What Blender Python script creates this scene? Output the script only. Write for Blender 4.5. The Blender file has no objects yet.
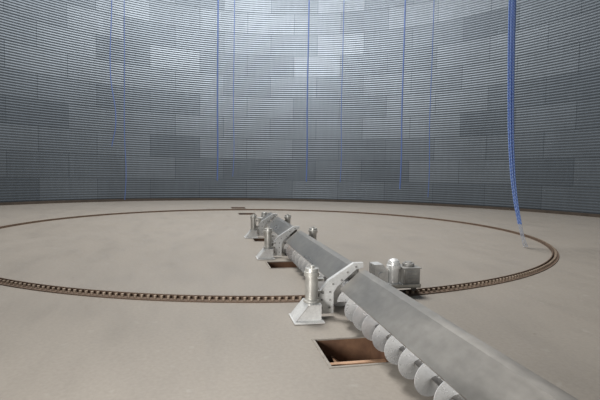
import bpy, math, random
from mathutils import Matrix, Vector
random.seed(7)
sc=bpy.context.scene
col=sc.collection
try: sc.view_settings.view_transform='Standard'
except Exception: pass

# ---------------------------------------------------------------- layout
CX,CY=-1.027,12.919          # silo centre
R=15.24; RR=7.36             # wall radius, rack ring radius
H=20.0
U=Vector((.2016,-.9795,0)); ANG=math.atan2(U.y,U.x)
SILO=Matrix.Translation((CX,CY,0))@Matrix.Rotation(ANG,4,'Z')
def L2W(s,t,z=0): return SILO@Vector((s,-t,z))

# ---------------------------------------------------------------- materials
def newmat(n):
    m=bpy.data.materials.new(n); m.use_nodes=True
    nt=m.node_tree; b=nt.nodes['Principled BSDF']
    return m,nt,b
def N(nt,t,**k):
    n=nt.nodes.new(t)
    for a,v in k.items(): setattr(n,a,v)
    return n
def noise(nt,vec,scale,detail=4,rough=.55):
    n=N(nt,'ShaderNodeTexNoise'); n.inputs['Scale'].default_value=scale
    n.inputs['Detail'].default_value=detail; n.inputs['Roughness'].default_value=rough
    if vec is not None: nt.links.new(vec,n.inputs['Vector'])
    return n.outputs['Fac']
def ramp(nt,fac,stops):
    r=N(nt,'ShaderNodeValToRGB'); e=r.color_ramp.elements
    while len(e)<len(stops): e.new(.5)
    for i,(p,c) in enumerate(stops):
        e[i].position=p; e[i].color=(c[0],c[1],c[2],1) if not isinstance(c,float) else (c,c,c,1)
    nt.links.new(fac,r.inputs['Fac']); return r.outputs['Color']
def mix(nt,a,b,fac,mode='MIX'):
    n=N(nt,'ShaderNodeMix',data_type='RGBA',blend_type=mode)
    for sock,v in ((n.inputs[0],fac),(n.inputs[6],a),(n.inputs[7],b)):
        if hasattr(v,'links'): nt.links.new(v,sock)
        elif isinstance(v,(int,float)): sock.default_value=v
        else: sock.default_value=(v[0],v[1],v[2],1)
    return n.outputs[2]
def objco(nt): return N(nt,'ShaderNodeTexCoord').outputs['Object']
def scaled(nt,vec,s):
    m=N(nt,'ShaderNodeMapping'); m.inputs['Scale'].default_value=s
    nt.links.new(vec,m.inputs['Vector']); return m.outputs['Vector']

def galv(name,c1,c2,metal=.75,rough=.42,scale=9,streak=None):
    m,nt,b=newmat(name); co=objco(nt)
    v=scaled(nt,co,streak) if streak else co
    f=noise(nt,v,scale,5)
    c=ramp(nt,f,[(.3,c1),(.7,c2)])
    g=noise(nt,co,scale*7,2)
    c=mix(nt,c,ramp(nt,g,[(.35,.82),(.65,1.0)]),.6,'MULTIPLY')
    nt.links.new(c,b.inputs['Base Color'])
    b.inputs['Metallic'].default_value=metal
    rr=ramp(nt,f,[(.3,rough-.06),(.7,rough+.1)])
    nt.links.new(rr,b.inputs['Roughness'])
    return m
M_hood=galv('galvanised_hood',(.25,.235,.215),(.38,.36,.33),.7,.32,1.4,(0.6,2.5,2.5))
M_white=galv('galvanised_bright',(.72,.72,.71),(.86,.86,.84),.35,.32,6)
M_can=galv('galvanised_can',(.46,.45,.42),(.64,.63,.59),.5,.34,8)
M_dark=galv('dark_steel',(.10,.10,.10),(.18,.17,.16),.6,.5,8)
M_box=galv('gearbox_steel',(.26,.255,.245),(.42,.41,.39),.4,.42,9)
M_flight=galv('flight_steel',(.76,.78,.80),(.90,.91,.92),.45,.24,5)
M_rust=galv('rusty_rail',(.11,.070,.047),(.18,.12,.082),.1,.7,5)
M_pin=galv('rail_pin_steel',(.34,.26,.19),(.50,.40,.31),.3,.55,6)
M_pit=galv('rusty_pit_steel',(.085,.042,.025),(.20,.11,.062),.1,.7,4)
M_chute=galv('rusty_chute_steel',(.42,.24,.14),(.62,.40,.26),.2,.55,3)
M_rim=galv('hatch_rim_steel',(.26,.235,.205),(.38,.345,.30),.3,.6,6)

def rope_mat(name,c1,c2):
    m,nt,b=newmat(name); co=objco(nt)
    w=N(nt,'ShaderNodeTexWave'); w.inputs['Scale'].default_value=9; w.inputs['Distortion'].default_value=1
    w.bands_direction='DIAGONAL'; nt.links.new(co,w.inputs['Vector'])
    nt.links.new(ramp(nt,w.outputs['Fac'],[(.2,c1),(.8,c2)]),b.inputs['Base Color'])
    b.inputs['Roughness'].default_value=.7
    return m
M_rope=rope_mat('blue_rope',(.07,.12,.32),(.12,.19,.44))
M_strand=rope_mat('bright_blue_rope',(.17,.29,.70),(.32,.46,.85))
M_tail=rope_mat('pale_rope_end',(.45,.50,.62),(.62,.66,.76))

def concrete():
    m,nt,b=newmat('worn_concrete_floor'); co=objco(nt)
    big=noise(nt,scaled(nt,co,(1,1,1)),.22,5,.6)
    mid=noise(nt,scaled(nt,co,(.6,1.6,1)),1.3,6,.6)
    fine=noise(nt,co,26,4,.6)
    c=ramp(nt,big,[(.32,(.320,.284,.242)),(.68,(.352,.315,.272))])
    c=mix(nt,c,ramp(nt,mid,[(.3,.90),(.5,.98),(.7,1.0)]),.6,'MULTIPLY')
    c=mix(nt,c,ramp(nt,fine,[(.3,.80),(.7,1.0)]),.7,'MULTIPLY')
    sp=noise(nt,co,5,3,.5)
    c=mix(nt,c,(.43,.40,.36),ramp(nt,sp,[(.66,0.0),(.74,.3)]))
    vo=N(nt,'ShaderNodeTexVoronoi'); vo.inputs['Scale'].default_value=1.6; nt.links.new(co,vo.inputs['Vector'])
    c=mix(nt,c,(.12,.10,.085),ramp(nt,vo.outputs['Distance'],[(.018,.55),(.03,0.0)]))
    nt.links.new(c,b.inputs['Base Color'])
    nt.links.new(ramp(nt,mid,[(.3,.40),(.7,.55)]),b.inputs['Roughness'])
    bp=N(nt,'ShaderNodeBump'); bp.inputs['Strength'].default_value=.08; bp.inputs['Distance'].default_value=.02
    nt.links.new(mid,bp.inputs['Height']); nt.links.new(bp.outputs[0],b.inputs['Normal'])
    return m
M_floor=concrete()

def wallmat():
    m,nt,b=newmat('corrugated_galvanised_wall')
    uv=N(nt,'ShaderNodeTexCoord').outputs['UV']     # metres
    def brick(w,h,off,ms,c1,c2,mo,bias=0.0,shift=0):
        n=N(nt,'ShaderNodeTexBrick'); n.offset=off; n.offset_frequency=2
        n.inputs['Scale'].default_value=1; n.inputs['Brick Width'].default_value=w
        n.inputs['Row Height'].default_value=h; n.inputs['Mortar Size'].default_value=ms
        n.inputs['Mortar Smooth'].default_value=.3; n.inputs['Bias'].default_value=bias
        n.inputs['Color1'].default_value=(*c1,1);n.inputs['Color2'].default_value=(*c2,1);n.inputs['Mortar'].default_value=(*mo,1)
        mp=N(nt,'ShaderNodeMapping'); mp.inputs['Location'].default_value=(shift,shift*.0,0)
        nt.links.new(uv,mp.inputs['Vector']); nt.links.new(mp.outputs[0],n.inputs['Vector'])
        return n.outputs['Color']
    a=brick(2.87,1.28,.5,.018,(.132,.154,.178),(.192,.219,.247),(.108,.126,.145),.15)
    n1=noise(nt,scaled(nt,uv,(.35,.35,1)),.9,3)
    c=mix(nt,a,ramp(nt,n1,[(.3,.82),(.7,1.05)]),.6,'MULTIPLY')
    n2=noise(nt,scaled(nt,uv,(3,.35,1)),2,4)
    c=mix(nt,c,ramp(nt,n2,[(.3,.85),(.7,1.0)]),.7,'MULTIPLY')
    nt.links.new(c,b.inputs['Base Color'])
    b.inputs['Metallic'].default_value=.75
    b.inputs['Roughness'].default_value=.44
    return m
M_wall=wallmat()
M_trim=galv('wall_base_steel',(.055,.042,.032),(.09,.07,.055),0,.8,2)
M_ceil=galv('roof_sheet_steel',(.45,.46,.47),(.55,.56,.57),.2,.6,1)

# ---------------------------------------------------------------- mesh builder
class B:
    def __init__(s): s.v=[];s.f=[]
    def add(s,vs,fs):
        o=len(s.v); s.v+= [tuple(v) for v in vs]; s.f+=[tuple(i+o for i in f) for f in fs]; return s
    def box(s,c,d,rot=None):
        M=Matrix.Translation(c)@(rot.to_4x4() if rot else Matrix())
        vs=[M@Vector((x*d[0]/2,y*d[1]/2,z*d[2]/2)) for x in(-1,1) for y in(-1,1) for z in(-1,1)]
        return s.add(vs,[(0,1,3,2),(4,6,7,5),(0,4,5,1),(2,3,7,6),(0,2,6,4),(1,5,7,3)])
    def lathe(s,p0,axis,prof,seg=28):
        p0=Vector(p0);a=Vector(axis).normalized()
        x=a.orthogonal().normalized();y=a.cross(x);vs=[];fs=[]
        for (r,h) in prof:
            for i in range(seg):
                th=2*math.pi*i/seg; vs.append(p0+a*h+(x*math.cos(th)+y*math.sin(th))*r)
        for j in range(len(prof)-1):
            for i in range(seg):
                k=(i+1)%seg; fs.append((j*seg+i,j*seg+k,(j+1)*seg+k,(j+1)*seg+i))
        fs.append(tuple(range(seg-1,-1,-1))); n=(len(prof)-1)*seg; fs.append(tuple(range(n,n+seg)))
        return s.add(vs,fs)
    def cyl(s,p0,p1,r,seg=20):
        d=Vector(p1)-Vector(p0); return s.lathe(p0,d,[(r,0),(r,d.length)],seg)
    def prism(s,poly,x0,x1):
        n=len(poly)
        vs=[(x0,y,z) for y,z in poly]+[(x1,y,z) for y,z in poly]
        fs=[tuple(range(n-1,-1,-1)),tuple(range(n,2*n))]+[(i,(i+1)%n,n+(i+1)%n,n+i) for i in range(n)]
        return s.add(vs,fs)
    def ribbon(s,pts,x0,x1,th):
        pts=[Vector(p) for p in pts]; off=[]
        for i,p in enumerate(pts):
            d=(pts[min(i+1,len(pts)-1)]-pts[max(i-1,0)]).normalized()
            off.append(p+Vector((-d.y,d.x))*th)
        for i in range(len(pts)-1):
            q=[pts[i],pts[i+1],off[i+1],off[i]]
            s.prism([tuple(a) for a in q],x0,x1)
        return s
    def ring(s,r0,r1,z0,z1,seg=192,c=(0,0)):
        vs=[];fs=[]
        for i in range(seg):
            a=2*math.pi*i/seg;cc,ss=math.cos(a),math.sin(a)
            vs+=[(c[0]+r0*cc,c[1]+r0*ss,z0),(c[0]+r1*cc,c[1]+r1*ss,z0),(c[0]+r1*cc,c[1]+r1*ss,z1),(c[0]+r0*cc,c[1]+r0*ss,z1)]
        for i in range(seg):
            k=(i+1)%seg
            for j in range(4):
                l=(j+1)%4; fs.append((i*4+j,k*4+j,k*4+l,i*4+l))
        return s.add(vs,fs)
    def make(s,name,mat,parent=None,label=None,smooth=True,bevel=0,M=None):
        me=bpy.data.meshes.new(name); me.from_pydata(s.v,[],s.f); me.validate()
        import bmesh
        bm=bmesh.new(); bm.from_mesh(me); bmesh.ops.recalc_face_normals(bm,faces=bm.faces)
        if smooth:
            for f in bm.faces: f.smooth=True
            for e in bm.edges:
                if len(e.link_faces)==2 and e.calc_face_angle(0)>math.radians(32): e.smooth=False
        bm.to_mesh(me); bm.free()
        me.materials.append(mat)
        o=bpy.data.objects.new(name,me); col.objects.link(o)
        if parent: o.parent=parent
        if M is not None: o.matrix_world=M
        if label: o['label']=label
        if bevel:
            b=o.modifiers.new('bevel','BEVEL'); b.width=bevel; b.segments=2; b.limit_method='ANGLE'
        return o
def empty(name,parent=None,M=None,loc=None):
    o=bpy.data.objects.new(name,None); o.empty_display_size=.2; col.objects.link(o)
    if parent: o.parent=parent
    if loc: o.location=loc
    if M is not None: o.matrix_world=M
    return o
def tag(o,label,cat,group=None,kind=None):
    o['label']=label;o['category']=cat
    if group:o['group']=group
    if kind:o['kind']=kind
def struct(o): o['kind']='structure'; return o

# ---------------------------------------------------------------- floor with hatch openings
hatches=[(9.02,.29,.62,.58),(5.05,.25,.58,.58),(1.95,.25,.5,.5),(-5.4,.05,.75,.66),(-8.7,.18,.9,.66)]
xs=sorted({h[0]-h[2]/2 for h in hatches}|{h[0]+h[2]/2 for h in hatches})
b=B()
ext=20.0
def quad(x0,x1,y0,y1): b.add([(x0,y0,0),(x1,y0,0),(x1,y1,0),(x0,y1,0)],[(0,1,2,3)])
xs=[-ext]+xs+[ext]
for i in range(len(xs)-1):
    x0,x1=xs[i],xs[i+1]; hh=[h for h in hatches if abs((x0+x1)/2-h[0])<h[2]/2-.001]
    if hh:
        h=hh[0]; ya=-h[1]-h[3]/2; yb=-h[1]+h[3]/2
        quad(x0,x1,-ext,ya); quad(x0,x1,yb,ext)
    else: quad(x0,x1,-ext,ext)
fl=b.make('floor',M_floor,smooth=False,M=SILO); struct(fl)

for (s,t,ls,lt) in hatches:
    root=empty('floor_hatch',M=SILO@Matrix.Translation((s,-t,0)))
    tag(root,'open rectangular discharge hatch with rusty brown steel pit set in concrete','floor hatch','discharge hatches in the silo floor')
    w=.026; b=B()
    for sg in(-1,1):
        b.box((sg*(ls/2-.002+w/2),0,0),(w,lt+2*w,.014)); b.box((0,sg*(lt/2-.002+w/2),0),(ls,w,.014))
    b.make('rim',M_rim,root)
    b=B(); d=.7; e=.012
    for sg in(-1,1):
        b.box((sg*(ls/2+e/2),0,-d/2-.008),(e,lt+2*e,d)); b.box((0,sg*(lt/2+e/2),-d/2-.008),(ls,e,d))
    b.box((0,0,-d-.006),(ls,lt,e)); b.make('pit_wall',M_pit,root,smooth=False)
    b=B()
    rot=Matrix.Rotation(math.radians(-38),3,'X')
    b.box((0,.05,-.30),(ls*.98,lt*.75,.012),rot)
    b.box((ls*.12,0,-.10),(.05,lt*.99,.05))
    b.make('chute',M_chute,root,label='sloping rust-orange chute sheet',smooth=False)

# ---------------------------------------------------------------- wall, trims, ceiling
SEG=160; pitch=.128; per=6; amp=.0068
nz=int(H/pitch)*per
vs=[];fs=[]
for j in range(nz+1):
    z=j*pitch/per; r=R+amp*math.cos(2*math.pi*j/per)
    for i in range(SEG+1):
        a=2*math.pi*i/SEG-math.pi/2; vs.append((CX+r*math.cos(a),CY+r*math.sin(a),z))
for j in range(nz):
    for i in range(SEG): a=j*(SEG+1)+i; fs.append((a+1,a,a+SEG+1,a+SEG+2))
me=bpy.data.meshes.new('wall_round'); me.from_pydata(vs,[],fs)
uvl=me.uv_layers.new(name='UVMap')
import numpy as np
li=np.zeros(len(me.loops),dtype=np.int32); me.loops.foreach_get('vertex_index',li)
jj=li//(SEG+1); ii=li%(SEG+1)
uvs=np.stack([ii/SEG*2*math.pi*R, jj*pitch/per],1).astype(np.float32).ravel()
uvl.data.foreach_set('uv',uvs)
me.polygons.foreach_set('use_smooth',[True]*len(me.polygons)); me.materials.append(M_wall)
w=bpy.data.objects.new('wall_round',me); col.objects.link(w); struct(w)

b=B(); b.ring(R-.16,R-.03,0,.13,192); struct(b.make('trim_1',M_trim,M=SILO,smooth=False))
b=B(); vs=[];fs=[]
for k,(r,z) in enumerate([(R+.1,H-.03),(1,H+4.2)]):
    for i in range(96):
        a=2*math.pi*i/96; vs.append((r*math.cos(a),r*math.sin(a),z))
fs=[(i,(i+1)%96,96+(i+1)%96,96+i) for i in range(96)]+[tuple(range(96,192))]
b.add(vs,fs); struct(b.make('ceiling',M_ceil,M=SILO))

# ---------------------------------------------------------------- rack ring
b=B(); b.ring(RR-.065,RR+.065,0,.014); b.ring(RR-.065,RR-.050,.012,.056)
rg=b.make('rack_ring',M_rust,M=SILO,smooth=False)
tag(rg,'rusty brown circular pin rack rail fixed on the concrete floor','rail')
b=B(); n=int(2*math.pi*RR/.088)
for i in range(n):
    a=2*math.pi*i/n; c=((RR+.005)*math.cos(a),(RR+.005)*math.sin(a)); b.cyl((c[0],c[1],.012),(c[0],c[1],.054),.019,10)
o=b.make('rack_pin',M_pin,rg); o['kind']='stuff'

# ---------------------------------------------------------------- sweep auger
AU=empty('sweep_auger',M=SILO)
tag(AU,'long galvanised sweep auger with slanted hood and steel screw flighting','sweep auger')
AX=.188; FR=.174
S0,S1=.3,14.6
b=B(); b.cyl((S0-.1,0,AX),(S1,0,AX),.042,20); b.make('shaft',M_dark,AU)
P=.275; st=32
for (a0,a1) in [(.3,1.30),(1.60,4.10),(4.46,7.22),(7.50,7.86),(8.10,14.6)]:
    n=int((a1-a0)/P*st); vs=[];fs=[]
    for k in range(n+1):
        th=2*math.pi*k/st; x=a0+P*k/st; c,s_=math.cos(th),math.sin(th)
        for r,dx in((.04,-.003),(FR,-.003),(FR,.003),(.04,.003)): vs.append((x+dx,-r*c,AX+r*s_))
    for k in range(n):
        for j in range(4):
            l=(j+1)%4; fs.append((k*4+j,k*4+l,k*4+4+l,k*4+4+j))
    fs+=[(0,1,2,3),(n*4+3,n*4+2,n*4+1,n*4)]
    b=B(); b.add(vs,fs); b.make('flighting',M_flight,AU,'bright worn steel screw flighting')

hood=[(-.122,.312),(-.138,.330),(.078,.520),(.150,.540),(.186,.08)]
for (a,c) in [(.25,1.25),(1.55,4.10),(4.45,7.85),(8.10,14.75)]:
    b=B(); b.ribbon(hood,a,c,.004)
    b.make('hood_panel',M_hood,AU,smooth=False)
b=B(); b.prism([(-.2,.03),(.2,.03),(.2,.55),(.1,.56),(-.2,.28)],S1+.15,S1+.17); b.make('end_plate',M_white,AU)
b=B(); b.lathe((0,0,0),(0,0,1),[(.26,0),(.26,.05),(.17,.08),(.17,.30),(.20,.31),(.20,.36),(.10,.38),(.08,.52),(.04,.53)],28)
b.box((.15,0,AX),(.3,.16,.16)); b.make('pivot_column',M_can,AU,bevel=.004)

def can(b,x,y,z0,z1,r):
    h=z1-z0
    b.lathe((x,y,z0),(0,0,1),[(r*.75,0),(r*1.15,.010),(r*1.15,h*.08),(r*.9,h*.10),(r*.9,h-.09),(r*1.12,h-.085),(r*1.12,h-.04),(r*1.0,h-.035),(r*.95,h),(r*.25,h+.004)],28)
def carriage(s0):
    C=empty('support_carriage',AU,loc=(s0,0,0))
    outer=[(-.35,.03),(-.37,.08),(-.345,.28),(-.255,.405),(.05,.600),(.160,.600)]
    inner=[(.160,.548),(.075,.530),(-.150,.335),(-.190,.27),(-.190,.03)]
    b=B(); poly=outer+inner
    b.prism(poly,-.005,.003)
    b.ribbon([(-.37,.08),(-.345,.28),(-.255,.405),(.05,.600),(.160,.600)],-.06,.003,.004)
    b.make('saddle_plate',M_white,C,'bright galvanised saddle plate',smooth=False)
    b=B()
    for (y,z) in [(-.33,.10),(-.33,.19),(-.32,.27),(-.235,.10),(-.235,.19),(-.235,.28),(-.20,.37),(-.10,.41),(-.03,.50),(.07,.56)]:
        b.lathe((.003,y,z),(1,0,0),[(.012,0),(.012,.008),(.007,.009),(.007,.018)],6)
    o=b.make('bolt_set',M_box,C)
    o['kind']='stuff'
    for sd in(-1,1):
        if sd>0 and s0>7: continue
        y=-.465 if sd<0 else .42
        b=B(); can(b,.07,y,.19,.575,.080)
        b.cyl((.07,y,.575),(.07,y,.605),.028,12)
        b.box((-.02,y-sd*.09,.42),(.05,.14,.03)); b.box((-.02,y-sd*.09,.28),(.05,.14,.03))
        b.make('wheel_motor',M_can,C,'grey steel motor can with rimmed lid')
        b=B(); x0,x1=-.08,.20
        yi=y-sd*.085; yo=y+sd*.20; yt=y+sd*.06
        for xa in (x0,x1-.008):
            b.prism([(yi,.02),(yo,.02),(yt,.185),(yi,.19)],xa,xa+.008)
        b.prism([(yo,.02),(yo+sd*.008,.02),(yt+sd*.008,.19),(yt,.19)],x0-.01,x1+.01)
        b.box(((x0+x1)/2,(yi+yt)/2,.191),(x1-x0+.02,abs(yt-yi),.008))
        b.box(((x0+x1)/2+.02,(yi+yo)/2,.012),(x1-x0+.09,abs(yo-yi)+.05,.012))
        b.make('wheel_shroud',M_white,C,'bright folded sheet steel wheel shroud',smooth=False)
        b=B(); b.box((-.06,y-sd*.10,.25),(.05,.12,.07)); b.cyl((-.04,y-sd*.02,.10),(-.04,y-sd*.02,.46),.03,14)
        b.make('bracket',M_can,C,bevel=.004)
    return C
carriage(8.00)
carriage(4.30); carriage(1.45)

# ring drive unit
D=empty('ring_drive',AU,loc=(7.22,.90,.01))
b=B()
b.box((0,0,.115),(.30,.62,.018)); b.box((.145,0,.13),(.010,.62,.05)); b.box((-.145,0,.13),(.010,.62,.05))
b.box((-.02,-.49,.17),(.08,.46,.07)); b.box((-.02,-.65,.27),(.26,.02,.24))
b.make('drive_frame',M_can,D,'galvanised carriage frame with link arm',smooth=False,bevel=.002)
b=B()
b.box((0,.19,.245),(.26,.23,.23)); b.box((0,.19,.368),(.29,.26,.014)); b.box((0,.19,.135),(.28,.26,.03))
b.box((.133,.19,.25),(.012,.17,.16))
for z in (.19,.23,.27,.31): b.box((.141,.19,z),(.008,.14,.012))
b.lathe((0,.19,.375),(0,0,1),[(.08,0),(.08,.04),(.05,.045),(.05,.06)],24)
b.make('gearbox',M_box,D,'grey gearbox housing with louvred cover',bevel=.004)
b=B(); can(b,.06,-.05,.14,.45,.085)
b.lathe((.06,-.05,.45),(0,0,1),[(.075,0),(.068,.02),(.045,.038),(.01,.046)],24)
b.make('drive_motor',M_white,D,'pale grey motor with rounded end cap')
b=B(); g=[(-.33,.12),(-.15,.12),(-.15,.33),(-.22,.42),(-.33,.42)]
b.prism(g,.09,.10); b.prism(g,-.10,-.09)
b.ribbon([(-.33,.12),(-.33,.42),(-.22,.42),(-.15,.33),(-.15,.12)],-.10,.10,.006)
b.cyl((.10,-.24,.28),(.125,-.24,.28),.04,16)
b.make('drive_guard',M_white,D,'bright folded guard plate',smooth=False)
for y in(-.24,.24):
    for x in (.06,-.08):
        b=B(); b.cyl((x,y,.081),(x+.04,y,.081),.030,24); b.make('roller',M_dark,D)

# ---------------------------------------------------------------- ropes
def curve_obj(name,strands,r,mat,parent=None):
    cu=bpy.data.curves.new(name,'CURVE'); cu.dimensions='3D'; cu.bevel_depth=r; cu.bevel_resolution=2; cu.use_fill_caps=True
    for pts in strands:
        sp=cu.splines.new('BEZIER'); sp.bezier_points.add(len(pts)-1)
        for bp,p in zip(sp.bezier_points,pts):
            bp.co=p; bp.handle_left_type=bp.handle_right_type='AUTO'
    cu.materials.append(mat)
    o=bpy.data.objects.new(name,cu); col.objects.link(o)
    dg=bpy.context.evaluated_depsgraph_get(); me=bpy.data.meshes.new_from_object(o.evaluated_get(dg))
    bpy.data.objects.remove(o); m=bpy.data.objects.new(name,me); col.objects.link(m)
    for p in me.polygons: p.use_smooth=True
    if parent: m.parent=parent
    return m
def rooftop(x,y):
    r=math.hypot(x-CX,y-CY); return H-.15+4.2*(1-(r-1)/(R+.1-1))
F=446.8
for (px,yb,Y,r,sw) in [(113,150,22,.022,.5),(125,203,23.5,.020,.15),(217,182,20,.030,.05),(233,178,24,.018,.1),(306,182,21,.028,.06),(340,182,24,.018,.1),(400,188,21,.030,.05),(428,196,22,.018,.1)]:
    X=(px-300)/F*Y; z0=max(.05,1.6-(yb-176)/F*Y); zt=rooftop(X,Y)
    pts=[(X+sw*random.uniform(-.3,.3),Y,z0),(X+sw*.3,Y,z0+1.2),(X-sw*.2,Y+.02,z0+3.5),(X,Y,z0+7),(X,Y,zt-.01)]
    o=curve_obj('hanging_rope',[pts],r,M_rope)
    tag(o,'thin blue rope hanging from the roof near the wall','rope','thin ropes hanging from the roof')
X,Y=4.86,10.35; zt=rooftop(X,Y)-.2
st=[];tl=[]
for k in range(6):
    a=k*math.pi/3; dx,dy=.062*math.cos(a),.045*math.sin(a)
    st.append([(X-.2+dx*1.2,Y+dy,zt-.01),(X-.13+dx*1.2,Y+dy,7),(X-.07+dx,Y+dy,3.6),(X+.02+dx*.8,Y+dy,2.0),(X+.14+dx*.6,Y+dy,1.1),(X+.26+dx*.5,Y+dy,.55)])
    tl.append([(X+.26+dx*.5,Y+dy,.56),(X+.34+dx*.5,Y+dy,.25),(X+.42+dx*.7,Y+dy,.02)])
o=curve_obj('rope_bundle',st,.016,M_strand)
tag(o,'thick bundle of bright blue ropes hanging down to the floor','rope')
curve_obj('rope_end',tl,.008,M_tail,o)['label']='pale frayed rope ends touching the floor'

# ---------------------------------------------------------------- lights
def area(loc,size,e,colr,target=None,shape='DISK',spread=180):
    l=bpy.data.lights.new('soft_light','AREA'); l.shape=shape; l.size=size; l.energy=e; l.color=colr; l.spread=math.radians(spread)
    o=bpy.data.objects.new('area_light',l); col.objects.link(o); o.location=loc
    if target: o.rotation_euler=(Vector(target)-Vector(loc)).to_track_quat('-Z','Y').to_euler()
    return o
area((CX-1,CY+1,19.3),8,4900,(1,.985,.96))
area((-3.0,16.5,18.5),5,420,(.97,.985,1),(-3.6,27.6,7.0),spread=120)  # added light without a fixture, aimed at the upper back wall for sheen
area((-3.2,-1.2,1.9),2.0,120,(1,.98,.95),(.9,4.6,.25),spread=90)  # added low fill light behind the camera, brightens the screw flighting
wd=bpy.data.worlds.new('world'); sc.world=wd; wd.use_nodes=True
wd.node_tree.nodes['Background'].inputs[0].default_value=(.6,.65,.7,1); wd.node_tree.nodes['Background'].inputs[1].default_value=.3

# ---------------------------------------------------------------- camera
ZOOM=1
cam=bpy.data.cameras.new('camera'); cam.sensor_width=36; cam.lens=F*36/600*ZOOM; cam.clip_end=200
co=bpy.data.objects.new('camera',cam); col.objects.link(co)
co.matrix_world=Matrix.Translation((0,0,1.6))@Matrix.Rotation(math.pi/2-.0548,4,'X')@Matrix.Rotation(.0149,4,'Z')
sc.camera=co
